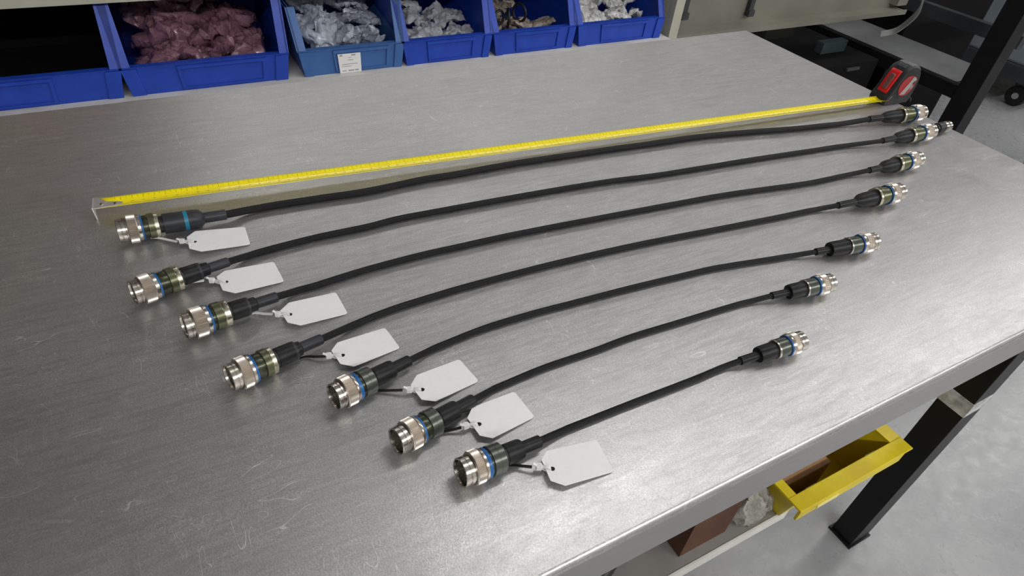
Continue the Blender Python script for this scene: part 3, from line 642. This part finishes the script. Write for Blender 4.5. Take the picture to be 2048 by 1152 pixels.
def make_tie(i):
    a = TIEPT[i]; d = a[2]; neckp = a[5]; rn = a[3]
    T_ = TIES[i]; zz = [.0022, .0035, .0050, .0056]
    P = [at(*q, z) for q, z in zip(T_, zz)]; t = thing('cable_tie', (P[2].x, P[2].y, T), TIL[i], 'cable tie', 'cable ties holding the tags')
    e1 = (Vector((0, 0, 1)) - d * d.z).normalized(); e2 = d.cross(e1)
    ms = NYLON if i < 4 else NYLONB
    loop = [neckp + (e1 * math.cos(q) + e2 * math.sin(q)) * (rn + .0006) for q in [2 * PI * k / 28 for k in range(29)]]
    def flat(pts, w_, h_, mt, nm):
        m = M(); path = spline(pts, 6) if len(pts) < 12 else [Vector(p) for p in pts]; V = []
        for k, p in enumerate(path):
            dd = (path[min(k + 1, len(path) - 1)] - path[max(k - 1, 0)]).normalized(); s_ = Vector((0, 0, 1)).cross(dd)
            s_ = s_.normalized() if s_.length > .1 else Vector((1, 0, 0)); u_ = dd.cross(s_)
            V += [p + s_ * w_ + u_ * h_, p - s_ * w_ + u_ * h_, p - s_ * w_ - u_ * h_, p + s_ * w_ - u_ * h_]
        n = len(path); Fc = [(4 * k + j, 4 * k + (j + 1) % 4, 4 * k + 4 + (j + 1) % 4, 4 * k + 4 + j) for k in range(n - 1) for j in range(4)] + [(3, 2, 1, 0), (4 * n - 4, 4 * n - 3, 4 * n - 2, 4 * n - 1)]
        return m.add(V, Fc).build(nm, mt, t, True)
    n0 = neckp - e1 * (rn + .0006)
    flat([n0 + Vector((0, 0, .0004)), P[0], P[1], P[2]], .0010, .0005, ms, 'strap')
    hd = P[3]; hx = (P[3] - P[2]); hx.z = 0; hx.normalize(); hy = Vector((-hx.y, hx.x, 0))
    m = M(); V = []
    for k, (u, w_, h0, h1) in enumerate([(-.0024, .0013, -.0013, .0010), (-.0019, .0021, -.0017, .0015), (.0016, .0021, -.0017, .0015), (.0024, .0012, -.0012, .0011)]):
        V += [hd + hx * u + hy * (sx * w_) + Vector((0, 0, hz)) for sx, hz in ((1, h1), (-1, h1), (-1, h0), (1, h0))]
    m.add(V, [(4 * k + j, 4 * k + (j + 1) % 4, 4 * k + 4 + (j + 1) % 4, 4 * k + 4 + j) for k in range(3) for j in range(4)] + [(3, 2, 1, 0), (12, 13, 14, 15)])
    hdo = m.build('head', NYLON, t)
    # loop of the tie that passes over the card edge and down through the punched hole, and back below
    hl = at(*HOLES[i - 1], ZT); side = hy * .0008
    flat([hd + hx * .002, hd.lerp(hl, .55) + Vector((0, 0, .0012)), hl + Vector((0, 0, .0009)) - hx * .0016, hl - hx * .0008 + Vector((0, 0, -.0022))], .0010, .0004, NYLON, 'tag_loop')
    flat([hd + hx * .002 - Vector((0, 0, .001)), hd.lerp(hl, .5) - Vector((0, 0, .0024)), hl - Vector((0, 0, .0026))], .0010, .0004, NYLON, 'tag_loop_under')
    flat([hd - hx * .0015 + Vector((0, 0, .001)), hd - hx * .0045 + hy * .001 + Vector((0, 0, .0022))], .0009, .0004, NYLON, 'tail')
for i in range(1, 8): make_tag(i); make_tie(i)

# ---------------------------------------------------------------- tape measure
A0 = at(190, 397.9, .0125); A1 = at(188.5, 418.2, .0125); B0 = at(1753, 191.6, .0085); B1 = at(1765, 202.6, .0085)
axis = ((B0 + B1) / 2 - (A0 + A1) / 2); LT = axis.length; tx = axis.normalized(); ty = Vector((0, 0, 1)).cross(tx).normalized(); tz = tx.cross(ty)
O = (A0 + A1) / 2; WB = .0093
tape = thing('tape_measure', ((B0.x + B1.x) / 2 + .03, (B0.y + B1.y) / 2, T), 'black and red tape measure with its yellow blade pulled out across the table', 'tape measure')
def bl(s, u, out=0.0):
    """point on the blade: s metres from the hook, u across (-1 front .. 1 back)"""
    return O + tx * s + ty * (u * WB) + tz * (-.0019 * (1 - u * u) + out)
N = 60; us = [-1 + 2 * k / 12 for k in range(13)]; V = []; Fc = []
for k in range(N + 1):
    for u in us: V.append(bl(LT * 1.01 * k / N, u))
for k in range(N):
    for j in range(12): Fc.append((k * 13 + j, (k + 1) * 13 + j, (k + 1) * 13 + j + 1, k * 13 + j + 1))
blade = mk('blade', V, Fc, YELLOW, tape, True); sol = blade.modifiers.new('thickness', 'SOLIDIFY'); sol.thickness = .0002; sol.offset = -1
DIG = {}
def digit(ch):
    if ch not in DIG:
        cu = bpy.data.curves.new('d', 'FONT'); cu.body = ch; cu.size = 1; cu.resolution_u = 2; cu.fill_mode = 'FRONT'
        ob = bpy.data.objects.new('d', cu); COL.objects.link(ob); dg = bpy.context.evaluated_depsgraph_get(); me = bpy.data.meshes.new_from_object(ob.evaluated_get(dg))
        V = [v.co.copy() for v in me.vertices]; wd = max(v.x for v in V) if V else .5
        DIG[ch] = (V, [tuple(p.vertices) for p in me.polygons], wd); bpy.data.objects.remove(ob); bpy.data.curves.remove(cu); bpy.data.meshes.remove(me)
    return DIG[ch]
black, red, ticks = M(), M(), M()
def write(m, txt, s, u, size):
    """text set across the blade, its top towards the hook"""
    cur = -.5 * len(txt) * .55
    for ch in txt:
        V, Fp, wd = digit(ch)
        m.add([bl(s - (v.y - .35) * size, u + (v.x + cur) * size / WB, .00012) for v in V], Fp); cur += .58
def tick(s, u0, u1, w_=.00012):
    q = [u0, (u0 + u1) / 2, u1]
    m = ticks; V = []
    for u in q: V += [bl(s - w_, u, .00009), bl(s + w_, u, .00009)]
    m.add(V, [(0, 1, 3, 2), (2, 3, 5, 4)])
nc = int(LT * 100)
for k in range(1, nc):
    write(red if k % 5 == 0 else black, str(k % 100) if k < 100 else str(k), k * .01 + .012, -.05, .0034 if k < 10 else .0027)
    tick(k * .01 + .012, .99, .42, .00014); tick(k * .01 + .007, .99, .6)
    for q in range(1, 10):
        if q != 5: tick(k * .01 + .002 + q * .001 , .99, .78, .00007)
for k in range(1, int(LT / .0254)):
    write(black, str(k), k * .0254, -.80, .0022); tick(k * .0254 + .004, -.99, -.62, .00014)
    for q in range(1, 8): tick(k * .0254 + .004 + q * .0254 / 8, -.99, -.88 if q % 2 else -.78, .0001)
for k in range(60): 
    s0 = LT * k / 60; V = [bl(s0, -.56, .00009), bl(s0 + LT / 60, -.56, .00009), bl(s0 + LT / 60, -.53, .00009), bl(s0, -.53, .00009)]; ticks.add(V, [(0, 1, 2, 3)])
tag(black.build('numerals', INK, blade), 'black numerals printed along the blade', kind='stuff'); tag(red.build('red_numerals', REDINK, blade), 'red numerals printed along the blade', kind='stuff')
tag(ticks.build('graduation', INK, blade), kind='stuff')
# end hook
hk = M(); e = -.0012
out = [(e, 1.02), (.0035, .98), (.0100, .02), (.0205, -.24), (.0238, -.40), (.0245, -.58), (.0235, -.78), (.0205, -.92), (.010, -.97), (.004, -1.02), (e, -1.04)]
top = [bl(s, u, .0019 * (1 - u * u) + .0002) for s, u in out]; hk.prism(top, (0, 0, .0007))
pl = [bl(e, 1.02, .0013), bl(e, -1.04, .0013)]
dn = [Vector((pl[1].x + .0008, pl[1].y + .0005, T + .0002)), Vector((pl[1].x + .0006, pl[1].y + .0050, T + .0002)), Vector((pl[1].x * .3 + pl[0].x * .7, pl[1].y * .3 + pl[0].y * .7, T + .0105))]
hk.prism([pl[0], pl[1]] + dn, tx * -.0009); hook = hk.build('end_hook', TIN, tape)
for s, u in ((.0065, -.40), (.0185, -.60)):
    c0 = bl(s, u, .0019 * (1 - u * u) + .0009); M().lathe([(0, .0019), (.0007, .0018), (.0012, .0010), (.0013, .0001)], c0, (0, 0, 1), 14).build('rivet', CHROME, hook, True)
# case (built along the blade direction)
tx2 = Vector((tx.x, tx.y, 0)).normalized(); ty2 = Vector((0, 0, 1)).cross(tx2)
Cc = at(1766.5, 211.5, 0)                     # near bottom corner at the mouth
def cp(x, y, z): return Cc + tx2 * x + ty2 * y + Vector((0, 0, z))
PROF = [(.000, .000), (-.0025, .004), (-.001, .0125), (.003, .0175), (.0065, .025), (.0135, .043), (.0185, .0525), (.0255, .0585), (.036, .0610), (.047, .0590), (.0560, .0525), (.0615, .042), (.0635, .029), (.0625, .014), (.0600, .003), (.0575, .000)]
PROF = [(x * .94, z) for x, z in PROF]
WC = .031
def smoothprof(P, n=3):
    Q = [Vector((x, 0, z)) for x, z in P]; s = spline(Q[2:14], n); return [(0, 0), (-.0022, .004)] + [(v.x, v.z) for v in s] + [(.0565, .003), (.054, 0)]
SP = smoothprof(PROF)
cm = M(); n = len(SP); cxm = .029; czm = .029; rings = []
for y, sc in ((0, .93), (.0025, .985), (.006, 1), (WC - .006, 1), (WC - .0025, .985), (WC, .93)):
    rings.append([cp(cxm + (x - cxm) * sc, y, max(0, czm + (z - czm) * sc) if z > .001 else (1 - sc) * .01) for x, z in SP])
V = [p for r in rings for p in r]; Fc = [(r * n + k, r * n + (k + 1) % n, (r + 1) * n + (k + 1) % n, (r + 1) * n + k) for r in range(len(rings) - 1) for k in range(n)]
Fc += [tuple(range(n)), tuple(range((len(rings) - 1) * n, len(rings) * n))[::-1]]
case = cm.add(V, Fc).build('case', CASE, tape, True)
bmc = bmesh.new(); bmc.from_mesh(case.data); bmesh.ops.recalc_face_normals(bmc, faces=bmc.faces[:]); bmc.to_mesh(case.data); bmc.free(); case.data.set_sharp_from_angle(angle=math.radians(45))
# worn grey grip over the crown, with its notch
def onprof(t):                                   # t = 0..1 along SP from the mouth over the top
    k = t * (n - 1); a = int(min(k, n - 2)); f = k - a; x = SP[a][0] * (1 - f) + SP[a + 1][0] * f; z = SP[a][1] * (1 - f) + SP[a + 1][1] * f
    dx = SP[a + 1][0] - SP[a][0]; dz = SP[a + 1][1] - SP[a][1]; L = math.hypot(dx, dz) or 1; return x, z, -dz / L, dx / L
def patch(t0, t1, y0, y1, h, name, mt, parent=case, k=10, inset=.0):
    m = M(); V = []
    for q in range(k + 1):
        x, z, nx, nz = onprof(t0 + (t1 - t0) * q / k)
        if q in (0, k): hh = h * .3
        else: hh = h
        for y, o in ((y0, -.001), (y0, hh * .7), (y0 + .0008, hh), (y1 - .0008, hh), (y1, hh * .7), (y1, -.001)): V.append(cp(x + nx * o, y, z + nz * o))
    Fc = [(q * 6 + j, q * 6 + j + 1, q * 6 + 7 + j, q * 6 + 6 + j) for q in range(k) for j in range(5)] + [tuple(range(6))[::-1], tuple(range(k * 6, k * 6 + 6))]
    o = m.add(V, Fc).build(name, mt, parent, True); return o
tag(patch(.50, .86, .003, WC - .003, .0011, 'top_grip', CASEG), 'worn grey rubber grip over the crown')
patch(.41, .485, .008, WC - .008, .0010, 'grip_notch', DARKM)
lockb = patch(.13, .37, .0065, WC - .0065, .0022, 'thumb_lock', RED, tape)
patch(.18, .32, .0110, WC - .0110, .0034, 'thumb_pad', SMOKE, lockb)
def disc(cx_, cz_, rx, rz, name, mt, d, par=tape, a0=0, a1=2 * PI, rot=0):
    P = []
    for k in range(28):
        a = a0 + (a1 - a0) * k / 28; x = rx * math.cos(a); z = rz * math.sin(a)
        P.append(cp(cx_ + x * math.cos(rot) - z * math.sin(rot), -.0002, cz_ + x * math.sin(rot) + z * math.cos(rot)))
    m = M().prism(P, -ty2 * d); return m.build(name, mt, par)
em = disc(.0335, .030, .0175, .0165, 'side_emblem', REDD, .0007)
def poly(pts, name, mt, d, par):
    return M().prism([cp(x, -.0008, z) for x, z in pts], -ty2 * d).build(name, mt, par)
poly([(.0215, .0165), (.0285, .0160), (.0470, .0425), (.0400, .0450)], 'red_slash', RED, .0006, em)
poly([(.0235, .0165), (.0345, .0165), (.0485, .0400), (.0395, .0450)], 'emblem_plate', GREYL, .0010, em)
poly([(.0415, .0230), (.0455, .0260), (.0470, .0300), (.0425, .0285)], 'emblem_mark', GREYL, .0010, em)
poly([(.0410, .0330), (.0465, .0330), (.0455, .0385), (.0435, .0360)], 'emblem_notch', BLACKP, .0012, em)
disc(.0075, .0130, .0035, .0012, 'side_mark', GREYM, .0006, case, rot=.9)
disc(.0085, .0035, .0012, .0008, 'screw', REDD, .0006, case)
M().box(0, .0001, 0, .0001, 0, .0001) 
M().prism([cp(-.0028, .004, .0035), cp(-.0028, WC - .004, .0035), cp(.004, WC - .004, .0115), cp(.004, .004, .0115)], tx2 * .003).build('mouth_plate', TIN, case)
P = [cp(.054, .004, .006), cp(.060, .003, .007), cp(.0625, .001, .004), cp(.060, -.001, .0015)]; M().tube(spline(P, 5), .0011, 8).build('lanyard_stub', BLACKP, tape, True)

# ---------------------------------------------------------------- things under the table
zs = T - .4995
def yellow_bin():
    x0, x1 = -.392, -.170; y0, y1 = -.690, -.46; h = .100
    t = thing('yellow_bin', ((x0 + x1) / 2, (y0 + y1) / 2, zs), 'scuffed yellow plastic bin with wide lip poking out under the table front', 'bin')
    m = M(); th = .003; dx = .002
    A = [(x0 + .032, y0 + .022), (x1 - .016, y0 + .022), (x1 - .016, y1), (x0 + .032, y1)]; B = [(x0, y0), (x1, y0), (x1, y1), (x0, y1)]
    V = [(x, y, zs) for x, y in A] + [(x, y, zs + h) for x, y in B]
    V += [(x + (th if x < -.3 else -th), y + (th if y < -.6 else -th), zs + th) for x, y in A] + [(x + (th if x < -.3 else -th), y + (th if y < -.6 else -th), zs + h) for x, y in B]
    Fc = [(0, 3, 2, 1)] + [(k, (k + 1) % 4, (k + 1) % 4 + 4, k + 4) for k in range(4)] + [(8, 9, 10, 11)] + [(8 + k, 12 + k, 12 + (k + 1) % 4, 8 + (k + 1) % 4) for k in range(4)] + [(4 + k, 4 + (k + 1) % 4, 12 + (k + 1) % 4, 12 + k) for k in range(4)]
    m.add(V, Fc).build('shell', YBIN, t)
    # broad flat rim: front ledge and side ledges
    m = M(); m.box(x0 - .012, x1 + .022, y0 - .014, y0 + .010, zs + h - .002, zs + h + .0015, .0012)
    m.box(x0 - .012, x0 + .004, y0 + .010, y1, zs + h - .002, zs + h + .0015); m.box(x1 - .004, x1 + .022, y0 + .010, y1, zs + h - .002, zs + h + .0015)
    m.build('rim', YBIN, t)
    m = M(); m.box(x0 - .010, x1 + .005, y0 - .0135, y0 - .009, zs + h - .024, zs + h - .002, .001); m.build('lip', YBIN, t)
    m = M(); m.box(x0 + .03, x0 + .075, y0 - .0150, y0 - .0136, zs + h - .019, zs + h - .012); m.build('label_slot', mat('pale_yellow', (.75, .68, .3), .5), t)
    for xa in (x0 + .028, x1 - .060): M().prism([(xa, y0 - .012, zs + h - .003), (xa, y0 + .012, zs + h - .04), (xa, y0 + .012, zs + h - .003)], (.022, 0, 0)).build('rib', YBIN, t)
yellow_bin()
c = M().box(-.368, -.262, -.655, -.50, zs + .004, zs + .070, .002).build('brown_packet', CARD); tag(c, 'brown cardboard packet inside the yellow bin', 'packet')
def cardbox():
    x0, x1, y0, y1, h = -.550, -.458, -.650, -.47, .105
    t = thing('cardboard_box', ((x0 + x1) / 2, (y0 + y1) / 2, zs), 'brown cardboard box on the lower shelf beside the plastic wrapped bundle', 'box')
    m = M(); m.box(x0, x1, y0, y0 + .003, zs, zs + h).box(x0, x1, y1 - .003, y1, zs, zs + h).box(x0, x0 + .003, y0 + .003, y1 - .003, zs, zs + h).box(x1 - .003, x1, y0 + .003, y1 - .003, zs, zs + h).box(x0 + .003, x1 - .003, y0 + .003, y1 - .003, zs, zs + .003)
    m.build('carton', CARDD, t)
    M().prism([(x1, y0, zs + h), (x1, y1, zs + h), (x1 + .016, y1, zs + h - .03), (x1 + .016, y0, zs + h - .03)], (.0, 0, .002)).build('flap', CARD, t)
cardbox()
me = bag_mesh('wrapped_bundle', 77, .027, .085, .032, BAGD, 26)
o = bpy.data.objects.new('plastic_wrap', me); COL.objects.link(o); o.location = (-.424, -.575, zs + .046); o.rotation_euler = (.1, .2, .1)
tag(o, 'crumpled clear plastic wrap between the cardboard box and the yellow bin', 'plastic wrap')
P = [(-.95, -.64, zs + .012), (-.80, -.645, zs + .013), (-.66, -.62, zs + .013), (-.60, -.55, zs + .013), (-.62, -.45, zs + .013)]
tag(M().tube(spline(P, 10), .011, 12).build('black_hose', BLACKP, None, True), 'thick black hose lying on the lower shelf', 'hose')
c = M().box(-1.10, -.72, -.60, -.20, zs + .0, zs + .20, .004).build('black_crate', BLACKM); tag(c, 'black crate in the dark under the table top', 'crate')

# ---------------------------------------------------------------- clutter beyond the right end of the table
def bench2():
    t = thing('steel_stand', (1.2, .6, 0), 'black steel frame bench with a grey plank shelf beyond the table end', 'bench')
    for (x, y) in ((1.10, .020), (1.10, 1.55), (1.95, .020), (1.95, 1.55)):
        M().box(x, x + .062, y, y + .062, 0, T + .55, .002).build('leg', BLACKM, t)
    M().box(1.104, 1.134, .082, 1.55, T - .325, T - .285).build('rail', BLACKM, t)
    M().box(1.134, 1.36, .13, 1.60, T - .300, T - .286, .001).build('plank', GREYM, t)
    M().box(1.162, 1.95, .030, .062, T - .06, T - .01).build('cross_rail', DARKM, t)
    M().box(1.37, 1.40, .10, 1.55, T - .205, T - .165).build('rail', DARKM, t)
bench2()
t = thing('low_cabinet', (.9, 1.0, 0), 'low matt black cabinet with a teal rail on top, beyond the table right edge', 'cabinet')
M().box(.72, 1.09, .35, 1.7, .0, T - .30, .004).build('body', BLACKV, t)
M().box(.90, 1.02, .44, .47, T - .2995, T - .262, .002).build('teal_rail', TEALM, t)
M().box(.80, .94, .60, .62, T - .2995, T - .10, .001).build('olive_flap', mat('dark_olive', (.035, .037, .028), .5), t)
M().box(.93, .99, .342, .3495, T - .322, T - .313).build('foot_rail', DARKM, t)
t = thing('tall_cabinet', (1.67, 1.0, 0), 'tall matt black cabinet standing inside the black steel stand', 'cabinet')
M().box(1.42, 1.93, .50, 1.5, 0, T + .45, .004).build('body', BLACKV, t)
M().box(1.415, 1.42, .97, 1.03, T - .1, T + .1).build('handle', DARKM, t)
t = thing('pale_cart', (2.7, .7, 0), 'pale blue grey machine cart on black casters, cut by the right frame edge', 'cart')
M().box(2.60, 3.40, .45, 1.35, .20, .80, .01).build('body', PALEB, t); M().box(2.58, 3.42, .43, 1.37, .13, .20, .004).build('base', DARKM, t)
for x, y in ((2.68, .52), (3.30, .52), (2.68, 1.28)):
    cst = M().box(x - .012, x + .012, y - .03, y + .03, .05, .13).build('caster', DARKM, t)
    M().lathe([(0, .0001), (0, .045), (.004, .05), (.026, .05), (.03, .045), (.03, .0001)], (x - .015, y, .05), (1, 0, 0), 24).build('wheel', BLACKP, cst, True)
    M().lathe([(0, .0001), (0, .015), (.004, .015)], (x - .019, y, .05), (1, 0, 0), 16).build('hub', TIN, cst, True)
P = [at(1850, -12, -.02) * 1.0, at(1838, 22, -.10), at(1815, 45, -.16), at(1790, 62, -.20), at(1762, 68, -.22)]
m = M(); Q = spline(P, 8)
for k, p in enumerate(Q): pass
V = []; Fc = []
for k, p in enumerate(Q):
    dd = (Q[min(k + 1, len(Q) - 1)] - Q[max(k - 1, 0)]).normalized(); s_ = dd.cross(Vector((.6, -.75, .2))).normalized(); u_ = dd.cross(s_)
    V += [p + s_ * .010 + u_ * .002, p - s_ * .010 + u_ * .002, p - s_ * .010 - u_ * .002, p + s_ * .010 - u_ * .002]
nq = len(Q); m.add(V, [(4 * k + j, 4 * k + (j + 1) % 4, 4 * k + 4 + (j + 1) % 4, 4 * k + 4 + j) for k in range(nq - 1) for j in range(4)] + [(3, 2, 1, 0), (4 * nq - 4, 4 * nq - 3, 4 * nq - 2, 4 * nq - 1)])
tag(m.build('webbing_strap', mat('grey_webbing', (.35, .35, .33), .7)), 'grey webbing strap hanging in front of the black frame', 'strap')
